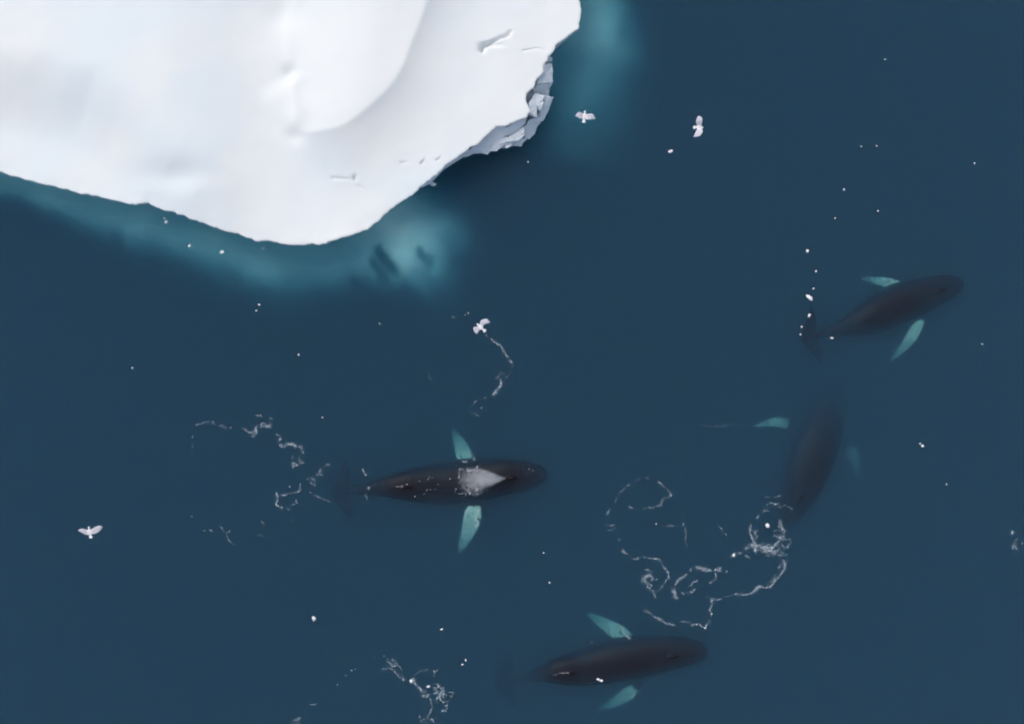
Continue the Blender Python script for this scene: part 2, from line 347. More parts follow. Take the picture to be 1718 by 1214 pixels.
# ---------------------------------------------------------------- lofts
class Loft:
    def __init__(s): s.v = []; s.f = []
    def rings(s, rs, close=True):
        base = len(s.v); n = len(rs[0])
        for r in rs: s.v.extend(list(r))
        for k in range(len(rs) - 1):
            for i in range(n):
                j = (i + 1) % n; a = base + k * n
                s.f.append((a + i, a + j, a + n + j, a + n + i))
        if close:
            s.f.append(tuple(base + i for i in range(n))[::-1]); s.f.append(tuple(base + (len(rs) - 1) * n + i for i in range(n)))
    def foil(s, leads, trails, thick, n=12):
        leads = np.asarray(leads, float); trails = np.asarray(trails, float); mid = (leads + trails) / 2
        span = np.gradient(mid, axis=0); rs = []
        for k in range(len(leads)):
            ch = trails[k] - leads[k]; nm = np.cross(ch, span[k]); nm /= np.linalg.norm(nm) + 1e-9
            ring = []
            for q in range(n):
                a = 2 * math.pi * q / n; x = 0.5 - 0.5 * math.cos(a)
                y = math.sin(a) * thick[k] * 0.5 * (1.15 - 0.45 * x)
                ring.append(leads[k] + ch * x + nm * y)
            rs.append(ring)
        s.rings(rs)
    def ellipsoid(s, c, rx, ry, rz, ax, up, n=12, m=8):
        ax = ax / np.linalg.norm(ax); rt = np.cross(ax, up); rt /= np.linalg.norm(rt); u2 = np.cross(rt, ax); rs = []
        for k in range(1, m):
            a = math.pi * k / m
            rs.append([c - ax * rx * math.cos(a) + math.sin(a) * (rt * ry * math.cos(2 * math.pi * q / n) + u2 * rz * math.sin(2 * math.pi * q / n)) for q in range(n)])
        s.rings(rs)

def fuse(name, L_, voxel, smooth_iter, mat, loc):
    """grow one continuous skin over overlapping lofts"""
    loc = np.asarray(loc, float)
    me = bpy.data.meshes.new(name); me.from_pydata([tuple(np.asarray(q) - loc) for q in L_.v], [], L_.f); me.update()
    bm = bmesh.new(); bm.from_mesh(me); bmesh.ops.recalc_face_normals(bm, faces=bm.faces); bm.to_mesh(me); bm.free()
    o = bpy.data.objects.new(name, me); col.objects.link(o)
    rm = o.modifiers.new('r', 'REMESH'); rm.mode = 'VOXEL'; rm.voxel_size = voxel
    if smooth_iter:
        sm = o.modifiers.new('s', 'SMOOTH'); sm.factor = 0.5; sm.iterations = smooth_iter
    dg = bpy.context.evaluated_depsgraph_get()
    me2 = bpy.data.meshes.new_from_object(o.evaluated_get(dg)); o.modifiers.clear(); o.data = me2; bpy.data.meshes.remove(me)
    me2.name = name; me2.materials.clear(); me2.materials.append(mat); me2.shade_smooth(); o.location = loc
    co = np.empty(len(me2.vertices) * 3); me2.vertices.foreach_get('co', co); co = co.reshape(-1, 3) + loc
    return o, me2, co

def set_attr(me, name, val):
    at = me.attributes.new(name, 'FLOAT', 'POINT'); at.data.foreach_set('value', np.asarray(val, np.float32))

# ---------------------------------------------------------------- whales
S_ = [0, .012, .03, .06, .10, .15, .20, .27, .34, .42, .50, .58, .66, .74, .82, .89, .95, 1.0]
WID = [.18, .42, .58, .76, .90, 1.02, 1.12, 1.27, 1.36, 1.39, 1.34, 1.22, 1.02, .76, .50, .31, .21, .14]
TOP = [.10, .17, .24, .32, .42, .55, .70, .88, 1.00, 1.03, .97, .85, .70, .54, .40, .29, .20, .12]
BOT = [.12, .28, .42, .60, .80, 1.0, 1.15, 1.30, 1.36, 1.33, 1.20, 1.00, .80, .60, .44, .32, .22, .12]
def make_whale(spine, flippers, scale, label, roll=0.0, fluke_roll=0.0, fluke_span=2.0):
    """spine: (px, py, depth of the back's crest) from the snout to the fluke notch"""
    n = 70
    raw = catmull([P(*p) for p in spine], 300); pts, length = arclen_resample(raw, n)
    ss = np.linspace(0, 1, n)
    w = np.interp(ss, S_, WID) * scale; tp = np.interp(ss, S_, TOP) * scale; bt = np.interp(ss, S_, BOT) * scale
    crest = pts.copy(); cen = pts.copy(); cen[:, 2] -= tp
    tan = np.gradient(cen, axis=0); tan /= np.linalg.norm(tan, axis=1)[:, None]
    L_ = Loft(); rings = []; frames = []
    for k in range(n):
        rt = np.cross(tan[k], [0, 0, 1]); rt /= np.linalg.norm(rt); up = np.cross(rt, tan[k])
        rl = roll * sstep(0.0, 0.3, ss[k]) * sstep(1.0, 0.6, ss[k]); c_, s_ = math.cos(rl), math.sin(rl)
        rt, up = rt * c_ + up * s_, up * c_ - rt * s_
        frames.append((rt, up)); ring = []
        for q in range(28):
            a = 2 * math.pi * q / 28; ca, sa = math.cos(a), math.sin(a)
            e = 0.92
            x = math.copysign(abs(ca) ** e, ca) * w[k]; y = math.copysign(abs(sa) ** e, sa) * (tp[k] if sa > 0 else bt[k])
            ring.append(cen[k] + rt * x + up * y)
        rings.append(ring)
    L_.rings(rings)
    def at(s): 
        k = min(n - 1, max(0, int(round(s * (n - 1))))); return k
    # blowhole guard, rostrum ridge and knobs on the snout
    k = at(.175); L_.ellipsoid(crest[k] + frames[k][1] * 0.0, .40 * scale, .16 * scale, .16 * scale, tan[k], frames[k][1])
    for s in (.04, .07, .10, .13):
        k = at(s); L_.ellipsoid(crest[k], .22 * scale, .06 * scale, .08 * scale, tan[k], frames[k][1], 8, 6)
        for sg in (-1, 1):
            L_.ellipsoid(cen[k] + frames[k][0] * sg * w[k] * .62 + frames[k][1] * tp[k] * .78, .09, .08, .08, tan[k], frames[k][1], 8, 6)
    # dorsal fin: low hooked hump
    k = at(.665); rt, up = frames[k]; bk = -tan[k]; c0 = crest[k] - up * .15 * scale
    us = np.linspace(0, 1, 6)
    L_.foil([c0 - bk * .75 * scale * (1 - u) ** 1.3 + up * .46 * scale * u + bk * .18 * u for u in us],
            [c0 + bk * (.40 - .08 * u) * scale + up * .46 * scale * u * .92 for u in us], [.20 * scale * (1 - .7 * u) for u in us])
    # flukes
    k = n - 1; rt, up = frames[k]; bk = -tan[k]; bk = bk / np.linalg.norm(bk); c0 = cen[k]
    cf, sf = math.cos(fluke_roll), math.sin(fluke_roll); frt = rt * cf + up * sf
    us = np.r_[-1, -.93, -.8, -.62, -.42, -.22, -.08, 0, .08, .22, .42, .62, .8, .93, 1]
    le, tl, tk = [], [], []
    for u in us:
        au = abs(u)
        l0 = -0.75 + 1.25 * au ** 1.25; t0 = 0.28 + 0.42 * math.sin(min(au / .45, 1) * math.pi / 2) - 0.02 * au + (0.05 * math.sin(au * 23) if au < .9 else 0)
        if au > .6: t0 = t0 + (l0 + .06 - t0) * ((au - .6) / .4) ** 1.6
        droop = up * (-0.10 * au * au)
        le.append(c0 + frt * u * fluke_span * scale + bk * l0 * scale + droop); tl.append(c0 + frt * u * fluke_span * scale + bk * max(t0, l0 + .06) * scale + droop)
        tk.append((.24 - .16 * au) * scale)
    L_.foil(le, tl, tk, 12)
    # long knobbly flippers
    axes = []
    for fl in flippers:
        a0, a1, a2 = [P(*q) for q in fl['pts']]; ch = fl['chord']; fwd = fl.get('fwd', None)
        rootk = int(np.argmin(np.linalg.norm(cen[:, :2] - a0[:2], axis=1)))
        inner = a0 - (a1 - a0) * 0.9; inner[2] = min(a0[2], cen[rootk][2] + 0.1)
        ax = catmull([inner, a0, a1, a2], 34); le, tl, tk = [], [], []
        tn = np.gradient(ax, axis=0)
        for q, c0 in enumerate(ax):
            u = q / 33.0
            cdir = np.cross(tn[q], [0, 0, 1]); cdir /= np.linalg.norm(cdir) + 1e-9
            if np.dot(cdir, tan[rootk]) < 0: cdir = -cdir
            wch = ch * np.interp(u, [0, .2, .33, .45, .6, .78, .92, 1], fl.get('prof', [.6, .66, .8, 1, .98, .74, .45, .16]))
            bump = 0.05 * ch * abs(math.sin(u * 26)) if u > .35 else 0
            tilt = np.array([0, 0, fl.get('tilt', 0.12)])
            le.append(c0 + cdir * (wch * .48 + bump) - tilt * wch * .3); tl.append(c0 - cdir * wch * .52 + tilt * wch * .3); tk.append(max(.06, .22 * wch))
        L_.foil(le, tl, tk, 12)
        axes.append((ax, ch, fl.get('pale', .24)))
    o, me, co = fuse('whale', L_, 0.05, 2, M_WHALE, [cen[20][0], cen[20][1], cen[20][2]])
    pale = np.zeros(len(co))
    cd_ = catmull(cen, 280); dcl = np.full(len(co), 1e9); cid = np.zeros(len(co), int)
    for k in range(280):
        q = np.hypot(co[:, 0] - cd_[k, 0], co[:, 1] - cd_[k, 1]); m_ = q < dcl; dcl[m_] = q[m_]; cid[m_] = k
    lat = dcl / np.maximum(np.interp(cid / 279.0, S_, WID) * scale, .2)
    for ax, ch, pf in axes:
        dd = np.linalg.norm(co[:, None, :] - ax[None], axis=2); kmin = np.argmin(dd, 1); dm = dd.min(1)
        uu = kmin / 33.0
        pale = np.maximum(pale, sstep(pf, pf + .08, uu) * (dm < ch * .8) * sstep(1.03, 1.10, lat))
    set_attr(me, 'pale', pale)
    tag(o, label, 'whale', 'whales feeding beside the iceberg')
    return o

make_whale([(917, 796, -.55), (880, 799, -.28), (846, 803, -.10), (800, 809, -.20), (740, 815, -.22), (670, 817, -.14), (615, 821, -.6), (572, 824, -.95)],
    [dict(pts=[(783, 778, -.95), (774, 750, -1.3), (760, 722, -2.0)], chord=1.02), dict(pts=[(796, 852, -.70), (788, 885, -.9), (771, 927, -1.5)], chord=1.12)], 1.0,
    'whale at the surface blowing white mist, pale flippers stretched straight out', fluke_span=2.1)
make_whale([(1618, 474, -.6), (1585, 484, -.42), (1535, 503, -.27), (1480, 526, -.25), (1430, 546, -.5), (1395, 557, -.75), (1362, 566, -.75)],
    [dict(pts=[(1520, 488, -1.0), (1488, 474, -1.05), (1443, 466, -1.9)], chord=.74), dict(pts=[(1542, 543, -1.0), (1523, 574, -1.1), (1492, 609, -1.9)], chord=.74)], .92,
    'slender whale under a string of ice chips, pale flippers trailing like thin sickles', fluke_roll=.15, fluke_span=2.3)
make_whale([(1408, 636, -2.0), (1400, 672, -1.35), (1389, 712, -.75), (1373, 760, -.45), (1352, 815, -.42), (1330, 860, -.8), (1306, 892, -1.7), (1292, 915, -2.6)],
    [dict(pts=[(1340, 716, -1.8), (1303, 708, -1.35), (1264, 715, -1.6)], chord=.66, pale=.46), dict(pts=[(1418, 742, -2.3), (1434, 768, -2.2), (1439, 806, -2.7)], chord=.8, pale=.4)], 1.10,
    'blurred deep whale swimming away from the churned foam ring', roll=-.15)
make_whale([(1187, 1094, -.48), (1150, 1097, -.30), (1100, 1105, -.18), (1040, 1116, -.16), (985, 1126, -.22), (935, 1131, -.22), (885, 1137, -1.1), (846, 1141, -1.25)],
    [dict(pts=[(1052, 1068, -1.1), (1024, 1052, -1.2), (985, 1028, -2.0)], chord=1.0), dict(pts=[(1062, 1156, -1.25), (1040, 1172, -1.45), (1002, 1191, -2.2)], chord=.85)], .97,
    'submerged whale with a single bright ice chip floating over its back', fluke_span=1.9)

# ---------------------------------------------------------------- gulls on the wing
def make_gull(head, tail, wings, z, label, lift=0.10):
    """wings: two lists of (leading px, trailing px, raise) from shoulder to tip"""
    L_ = Loft(); h = P(*head, z); tl = P(*tail, z); ax = h - tl; ln = np.linalg.norm(ax); ax /= ln
    up = np.array([0, 0, 1.0]); n = 14; rs = []
    prof = [(0, .010), (.05, .016), (.09, .040), (.16, .048), (.24, .042), (.34, .062), (.48, .070), (.62, .058), (.74, .040)]
    rt = np.cross(ax, up)
    for s, r in prof:
        c = h - ax * ln * s
        rs.append([c + rt * r * math.cos(2 * math.pi * q / n) + up * r * .95 * math.sin(2 * math.pi * q / n) for q in range(n)])
    L_.rings(rs)
    us = np.linspace(-1, 1, 7)                                    # fanned tail
    c = h - ax * ln * .66
    L_.foil([c + rt * .035 * u + up * .005 for u in us], [tl + rt * .085 * u + ax * .02 * abs(u) for u in us], [.03] * 7, 10)
    axes = []
    for wg in wings:
        le = np.array([[*a, r] for a, bq, r in wg], float); te = np.array([[*bq, r] for a, bq, r in wg], float)
        le = catmull(le, 14); te = catmull(te, 14)
        le3 = [P(q[0], q[1], z + q[2]) for q in le]; te3 = [P(q[0], q[1], z + q[2] - .01) for q in te]
        L_.foil(le3, te3, list(np.linspace(.055, .026, 14)), 10); axes.append((np.array(le3) + np.array(te3)) / 2)
    o, me, co = fuse('gull', L_, 0.0105, 1, M_GULL, (h + tl) / 2)
    bodyd = np.linalg.norm(np.cross(co - h, ax), axis=1)
    set_attr(me, 'pale', sstep(.16, .07, bodyd))
    tag(o, label, 'gull', 'gulls flying over the water')
    return o
make_gull((981.8, 185), (979.2, 206.5), [
    [((979, 191), (978, 200), .02), ((972.7, 187.8), (974.5, 199.5), .08), ((968, 190), (970, 197.5), .08), ((965, 194), (965.8, 195.6), .04)],
    [((983, 191.5), (982.5, 201), .02), ((993, 190.5), (989, 201), .08), ((997, 194.5), (995, 200.5), .06), ((999.2, 199.8), (998, 200.6), .02)]], 14.0,
    'white gull with wings level beside the broken ice cliff')
make_gull((1181, 214.2), (1162.8, 213.8), [
    [((1177, 212), (1169, 212), .02), ((1178.8, 203), (1167.5, 205), .12), ((1178, 197.5), (1168.5, 199), .14), ((1173.5, 194.5), (1171, 195), .12)],
    [((1178, 216), (1170, 215.5), .02), ((1179.5, 221), (1167, 221), .10), ((1175, 228), (1164, 227), .12), ((1170, 230), (1162.5, 230), .10)]], 14.0,
    'greyish gull banking with long blunt wings over empty dark water')
make_gull((148.8, 882), (152.8, 902.8), [
    [((148.5, 888.5), (149.5, 897), .02), ((138.5, 886), (144, 897), .08), ((134, 887), (137, 893), .08), ((131, 889), (131.8, 890), .04)],
    [((152.5, 887.5), (153.5, 896), .02), ((159, 883.5), (160.5, 895), .10), ((167.8, 880.8), (167, 891), .12), ((172.5, 883.5), (172, 885), .08)]], 14.0,
    'white gull gliding alone on open water with both wings spread in a V')
make_gull((799.6, 542.4), (814.8, 556.4), [
    [((804.5, 545.5), (810, 551), .02), ((806.5, 537.5), (812.5, 545), .10), ((816, 534.2), (817.5, 543), .16), ((819.5, 537), (823, 541.4), .14)],
    [((803.5, 547.5), (809, 553), .02), ((797, 547.8), (804.5, 554), .10), ((794, 549.5), (801.5, 559.5), .14), ((795, 556), (800, 560.5), .12)]], 14.0,
    'gull braking with cupped ragged wings over the end of a thin foam strand')

# ---------------------------------------------------------------- foam and bubbles on the water
class Foam:
    def __init__(s): s.v = []; s.f = []
    def blob(s, c, r, hgt):
        b0 = len(s.v); k = 6; a0 = random.random() * 6.28; el = random.uniform(.55, 1.0); rot = random.random() * 6.28
        ring = []
        for q in range(k):
            a = a0 + 2 * math.pi * q / k; rr_ = r * random.uniform(.7, 1.2); x = rr_ * math.cos(a); y = rr_ * math.sin(a) * el
            ring.append((c[0] + x * math.cos(rot) - y * math.sin(rot), c[1] + x * math.sin(rot) + y * math.cos(rot), c[2]))
        s.v.extend(ring); s.v.append((c[0], c[1], c[2] + hgt)); s.v.append((c[0], c[1], c[2] - hgt))
        for q in range(k):
            j = (q + 1) % k; s.f.append((b0 + q, b0 + j, b0 + k)); s.f.append((b0 + j, b0 + q, b0 + k + 1))
    def strand(s, pts, w=1.0, dens=1.0, z=0.01, wob=1.5, rad=(.004, .0115), gap=0.17):
        """pts: photograph pixels; w: spread in pixels; gap: share of the line left bare"""
        p = np.array(pts, float)
        if len(p) > 2: p = catmull(p, len(p) * 8)
        length = np.linalg.norm(np.diff(p, axis=0), axis=1).sum(); n = max(3, int(length * 3.0 * dens)); p, _ = arclen_resample(p, n)
        sd_ = random.randint(0, 9999); u = np.linspace(0, length, n)
        for ax_ in (0, 1):
            p[:, ax_] += wob * (1.7 * fbm(u / 11, u * 0 + 1.3 + 6 * ax_, 3, sd_ + ax_) + 1.5 * fbm(u / 3.2, u * 0 + 2.1 + 5 * ax_, 2, sd_ + 40 + ax_))
        act = 1.15 * fbm(u / 13, u * 0 + 4.4, 2, sd_ + 21) + .9 * fbm(u / 3.5, u * 0 + 2.2, 2, sd_ + 22) + 0.5
        for k in range(n):
            if act[k] < gap: continue
            st = min(1.6, (act[k] - gap) * 2.2)
            for _ in range(1 + (random.random() < .35 + .5 * st)):
                qx = p[k, 0] + random.gauss(0, w * .5); qy = p[k, 1] + random.gauss(0, w * .6)
                r = random.uniform(*rad) * (.55 + .45 * st)
                zz = z if random.random() < .55 else z - random.uniform(.03, .45)
                s.blob(P(qx, qy, zz), r, min(.02, r * .5))
            if random.random() < .5: s.blob(P(p[k, 0] + random.gauss(0, 3.2), p[k, 1] + random.gauss(0, 3.2), -random.uniform(.05, .7)), random.uniform(.005, .013), .005)
            if random.random() < .02 * dens:                      # a loose curl drifting off the line
                a0 = random.random() * 6.28; rr_ = random.uniform(1.2, 3.2)
                for v_ in np.linspace(a0, a0 + random.uniform(1.5, 4), random.randint(4, 9)):
                    s.blob(P(p[k, 0] + rr_ * math.cos(v_) * 1.3, p[k, 1] + rr_ * math.sin(v_), .01), random.uniform(.006, .014), .006)
    def lace(s, c, rx, ry, n, rad=(.004, .011), arc=(5, 16)):
        """tangled little curls inside an oval"""
        for _ in range(n):
            a = random.random() * 6.28; q = math.sqrt(random.random()); x = c[0] + rx * q * math.cos(a); y = c[1] + ry * q * math.sin(a)
            a0 = random.random() * 6.28; rr_ = random.uniform(*arc) * .35; a1 = a0 + random.uniform(1.2, 3.6)
            s.strand([(x + rr_ * math.cos(v_), y + rr_ * .8 * math.sin(v_)) for v_ in np.linspace(a0, a1, 6)], .5, 1.0, .01, .5, rad, .2)
    def speck(s, x, y, r=1.5): s.blob(P(x, y, .01), .62 * r / PPM, .012)
    def build(s, label, group='foam left by the whales'):
        v = np.array(s.v); c = v.mean(0); c[2] = 0
        o = mesh_obj('foam', v - c, s.f, M_FOAM); o.location = c; tag(o, label, 'foam', group, 'stuff'); return o

F = Foam()   # behind the blowing whale's tail
F.strand([(330, 713), (345, 709), (352, 707)], .8, .8); F.strand([(354, 708), (364, 713), (373, 715), (377, 718)], .7, 1); F.speck(387, 717)
F.strand([(406, 718), (415, 724), (424, 728)], 1.0, 1.2); F.strand([(424, 731), (431, 726), (431, 718), (438, 715)], 2.4, 2.2, gap=.1); F.strand([(440, 716), (453, 713), (455, 708)], 2.6, 1.6)
F.strand([(430, 695), (440, 700)], .8, .8); F.lace((447, 708), 9, 9, 4); F.strand([(464, 728), (472, 735), (466, 740)], .9, 1.2)
F.strand([(476, 747), (486, 744), (497, 747), (505, 750)], 2.4, 2.2, gap=.1); F.strand([(468, 746), (478, 749)], 1); F.strand([(503, 751), (508, 757), (509, 761)], 1.2)
F.lace((502, 778), 10, 9, 9); F.lace((500, 770), 8, 6, 3); F.lace((527, 803), 13, 13, 8); F.strand([(540, 783), (554, 779)], .6, .8, gap=.1); F.strand([(536, 793), (539, 786)], .8)
F.strand([(503, 822), (495, 825), (470, 832), (466, 836)], .7, 1.0, gap=.1); F.strand([(505, 812), (503, 822)], .8, 1.2); F.strand([(464, 826), (466, 837), (462, 846), (466, 849), (476, 853), (483, 856), (490, 851)], 1.1, 1.4, gap=.15)
F.lace((497, 841), 6, 4, 2); F.speck(486, 816, 2); F.strand([(520, 826), (541, 836), (556, 840)], .7, .5); F.speck(323, 733, 1.6); F.speck(323, 749, 1.2); F.speck(322, 761, 1.0)
F.build('broken curving trail of foam behind the blowing whale\'s tail')
F = Foam()
F.speck(322, 866, 1.4); F.speck(343, 890, 1.6); F.strand([(351, 889), (356, 888), (355, 894)], .6, .8); F.strand([(371, 880), (376, 892), (388, 892)], .6, .6); F.strand([(437, 872), (443, 880)], .6, .6)
F.strand([(378, 895), (386, 909), (395, 914)], .8, .4); F.speck(490, 872, 1); F.strand([(433, 897), (443, 898)], .5, .4)
F.build('scattered faint foam specks trailing off beyond the broken foam trail')
F = Foam()   # strand under the braking gull
F.strand([(815, 556), (818, 563)], .4, .7, gap=.1); F.strand([(820, 564), (826, 569), (832, 576), (840, 580), (843, 584)], .7, 1.3, gap=.05); F.strand([(843, 586), (850, 596), (857, 605)], .8, 1.4, gap=.05)
F.strand([(857, 605), (859, 612), (856, 620), (853, 629), (848, 634)], .8, .9, gap=.3); F.strand([(841, 634), (838, 645), (834, 652), (827, 661)], 1.6, 2.0, gap=.05); F.strand([(836, 654), (832, 660)], 1.2, 1)
F.strand([(823, 663), (814, 668)], .6, 1.2, gap=.05); F.strand([(848, 627), (835, 632), (830, 636)], .6, .6); F.strand([(799, 672), (794, 678)], .7, .6); F.speck(808, 684, 1.6); F.strand([(785, 686), (791, 692), (802, 695)], .7, .8, gap=.2); F.speck(816, 688, 1)
F.speck(786, 525, 1.6); F.speck(780, 528, 1.2); F.strand([(738, 533), (762, 533)], .5, .35); F.strand([(724, 533), (726, 538)], .5, .5); F.strand([(718, 624), (723, 637)], .5, .3)
F.build('thin curving foam strand trailing away from the braking gull')
F = Foam()   # the big bubble net loops
F.strand([(1014, 868), (1020, 858), (1034, 838), (1038, 828), (1052, 815), (1062, 811), (1070, 802), (1082, 802), (1092, 802), (1104, 808), (1114, 815), (1124, 826), (1126, 832), (1112, 838), (1108, 846), (1090, 852), (1076, 853), (1064, 853), (1056, 850)], .8, .9, gap=.35)
F.strand([(1016, 880), (1026, 882), (1036, 872)], .8, .6); F.strand([(1022, 890), (1034, 884)], .8, .6); F.strand([(1038, 904), (1044, 920), (1054, 930), (1062, 936), (1074, 934), (1088, 936), (1104, 939), (1114, 950), (1121, 962), (1118, 974), (1106, 990)], .7, 1.0, gap=.25)
F.lace((1091, 969), 14, 14, 16); F.strand([(1078, 972), (1084, 966), (1092, 966), (1094, 972)], 1.2, 1.6, gap=.1); F.strand([(1092, 990), (1101, 1001)], .7, .8); F.strand([(1080, 985), (1096, 989), (1104, 992)], 1, 1)
F.strand([(1128, 992), (1132, 985), (1137, 976), (1142, 970), (1150, 964), (1160, 952), (1165, 949)], 1.0, 1.8, gap=.05); F.strand([(1129, 990), (1132, 998), (1136, 1003)], 2.6, 2.4, gap=.02); F.strand([(1168, 951), (1176, 953), (1184, 956)], 3.2, 2.2, gap=.05)
F.strand([(1184, 957), (1196, 957), (1210, 951)], 1.2, 1.4, gap=.15); F.strand([(1198, 955), (1212, 958), (1220, 957)], 1.0, 1.2, gap=.1); F.strand([(1199, 962), (1200, 970), (1190, 978)], .9, 1); F.strand([(1170, 972), (1160, 980), (1156, 990), (1154, 996)], .8, 1); F.strand([(1134, 994), (1148, 994), (1158, 995), (1168, 988)], .9, 1)
F.strand([(1188, 997), (1194, 1005), (1215, 1002), (1240, 996), (1256, 996), (1266, 990), (1272, 984), (1290, 986), (1296, 978), (1306, 968), (1316, 955), (1316, 942)], 1.0, 1.4, gap=.12); F.strand([(1264, 992), (1276, 984), (1294, 976), (1300, 964)], 2.0, 1.2); F.strand([(1306, 955), (1310, 944)], 1.6, .8)
F.strand([(1194, 1006), (1195, 1016), (1192, 1026), (1194, 1034), (1186, 1046), (1182, 1054)], 1.0, 1.2, gap=.2); F.strand([(1080, 1020), (1090, 1028), (1106, 1038), (1120, 1046), (1138, 1046), (1148, 1041), (1160, 1046), (1172, 1048), (1182, 1052)], 1.0, 1.1, gap=.25)
F.speck(1169, 1047, 2.6); F.speck(1194, 1029, 2.4); F.speck(1183, 1053, 2.4); F.strand([(1145, 862), (1146, 876), (1150, 896), (1153, 922)], .5, .5, gap=.4); F.strand([(1199, 875), (1214, 890), (1220, 900)], .5, .5); F.speck(1101, 878, 2.0); F.strand([(1110, 883), (1122, 881), (1133, 882)], .6, .5)
F.strand([(1180, 712), (1200, 715), (1222, 711)], .5, .3, gap=.4)
F.build('large tangle of looping foam lines between two whales')
F = Foam()   # churned ring
ring = [(1258, 880), (1260, 895), (1263, 906), (1272, 914), (1284, 918), (1298, 916), (1306, 906), (1314, 898), (1313, 884), (1310, 872)]
F.strand(ring, 1.2, 1.4, gap=.25); F.strand([(1250, 921), (1262, 914), (1274, 917), (1286, 922), (1300, 928), (1308, 932)], 3.8, 1.7, gap=.2); F.lace((1275, 918), 18, 7, 10); F.strand([(1228, 932), (1240, 926), (1252, 930), (1258, 936)], 1.4, 1.2)
F.lace((1290, 922), 22, 9, 18); F.lace((1312, 905), 16, 26, 16); F.lace((1262, 900), 8, 16, 6); F.strand([(1306, 905), (1314, 897), (1316, 890)], 1.6, 2, gap=.05); F.strand([(1268, 869), (1276, 864)], 1, 1.2); F.strand([(1306, 868), (1312, 876)], 1, 1.2)
F.strand([(1284, 833), (1298, 834), (1310, 832)], .7, .6); F.strand([(1286, 845), (1300, 845), (1306, 846)], .7, .9, gap=.1); F.strand([(1304, 850), (1316, 848), (1326, 850), (1330, 852)], .9, .8); F.strand([(1281, 857), (1290, 858)], .7, .8); F.strand([(1310, 930), (1322, 929)], .8, 1); F.strand([(1316, 940), (1317, 956)], 1.6, 1)
F.build('churned round foam ring with a bright white lump in its middle')
F = Foam()   # bottom
F.lace((652, 1110), 9, 9, 3); F.strand([(650, 1104), (660, 1106), (666, 1116)], .7, 1, gap=.1); F.strand([(650, 1110), (658, 1113), (664, 1121)], .7, 1, gap=.1); F.strand([(642, 1122), (652, 1121), (662, 1123), (667, 1132), (672, 1136), (676, 1142)], 1, 1.2, gap=.1)
F.strand([(672, 1118), (674, 1130), (677, 1142)], 1.2, .9); F.strand([(694, 1132), (702, 1126), (718, 1122)], .6, .8, gap=.1); F.strand([(694, 1138), (697, 1148), (706, 1154), (712, 1160), (720, 1160)], 1.5, 2, gap=.05)
F.strand([(708, 1166), (716, 1168), (722, 1164)], 1.2, 1.4, gap=.05); F.strand([(722, 1170), (725, 1184), (720, 1196), (717, 1206)], .8, 1, gap=.1); F.strand([(732, 1126), (738, 1119)], 1.2, 1); F.strand([(728, 1122), (732, 1134)], .8, .8); F.strand([(730, 1145), (736, 1150), (744, 1158), (745, 1170)], 1.2, 1.2, gap=.15)
F.lace((733, 1158), 10, 14, 8); F.lace((748, 1170), 9, 12, 10); F.strand([(736, 1162), (740, 1172), (746, 1180), (750, 1188), (740, 1194)], 1, 1.2, gap=.1); F.strand([(733, 1166), (734, 1178)], 1, 1)
F.lace((714, 1206), 18, 8, 9); F.strand([(708, 1205), (720, 1204)], 1, 1); F.strand([(716, 1212), (726, 1214), (740, 1217)], 1.2, 1)
for x, y, r in ((590, 1124, 1.6), (596, 1121, 1.2), (580, 1132, 1.3), (566, 1148, 1.4), (604, 1114, 1.0), (626, 1104, 1.0), (644, 1100, 1.3), (586, 1087, .8)): F.speck(x, y, r)
F.strand([(520, 1182), (530, 1180)], .5, .6); F.lace((498, 1208), 8, 7, 5); F.strand([(489, 1208), (492, 1218)], 1, 1); F.strand([(498, 1208), (504, 1201)], .8, .8)
F.build('knotted foam scribbles with two bright ice chips, near no whale')
F = Foam()
F.strand([(1698, 898), (1700, 891)], 1.3, 2, gap=0); F.strand([(1702, 906), (1709, 905)], .8, 1); F.strand([(1699, 920), (1702, 912), (1705, 921)], .9, 1.4, gap=.05); F.speck(1715, 911, 1.4); F.strand([(1722, 900), (1730, 915), (1745, 910)], 1, 1)
F.build('small foam clump alone on open water far from every whale')
F = Foam()   # flecks where the back and fins of the blowing whale break the surface
for st in ([(655, 815), (662, 815.5), (675, 815.5)],): F.strand(st, .5, 1.3, .05, .3, gap=0)
for x, y, r in ((683, 812, 1.4), (696, 832, 1.6), (704, 807, 1.2), (720, 800, 1.2), (726, 800, 1.1), (718, 804, 1.0), (716, 822, 1.2), (722, 821, 1.2), (730, 821, 1), (755, 803, 1.5), (765, 820, 1.2), (764, 824, 1), (887, 787, 1.2), (894, 789, 1), (712, 828, 1), (735, 812, .9)): F.speck(x, y, r)
F.strand([(788, 850), (782, 858), (779, 868)], .8, 1.3, gap=.05); F.strand([(804, 852), (801, 862), (799, 871), (803, 876), (798, 882), (792, 894)], .8, 1.1, gap=.15); F.strand([(792, 757), (794, 766), (794, 773)], .9, 1.0, gap=.15); F.strand([(776, 772), (782, 776)], .8, 1.0)
F.strand([(607, 787), (611, 793), (614, 799)], .9, 1.1, gap=.2); F.strand([(619, 815), (618, 822)], .9, 1.2, gap=.1); F.strand([(615, 831), (614, 837)], .7, 1)
F.build('thin foam flecks along the back and fins of the blowing whale')
F = Foam()
F.strand([(1045, 1054), (1050, 1062), (1058, 1071)], 1.3, 1.2, gap=.1); F.strand([(1062, 1168), (1070, 1160), (1075, 1156)], .6, 1.0, gap=.1); F.strand([(938, 1129), (946, 1128), (954, 1128)], .6, 1.2, .05, .4, gap=0); F.strand([(926, 1130), (934, 1130)], .5, .6); F.speck(993, 1077, 1.4); F.speck(1126, 1090, 1)
F.build('small foam flecks at the flipper roots of the whale bearing the chip')

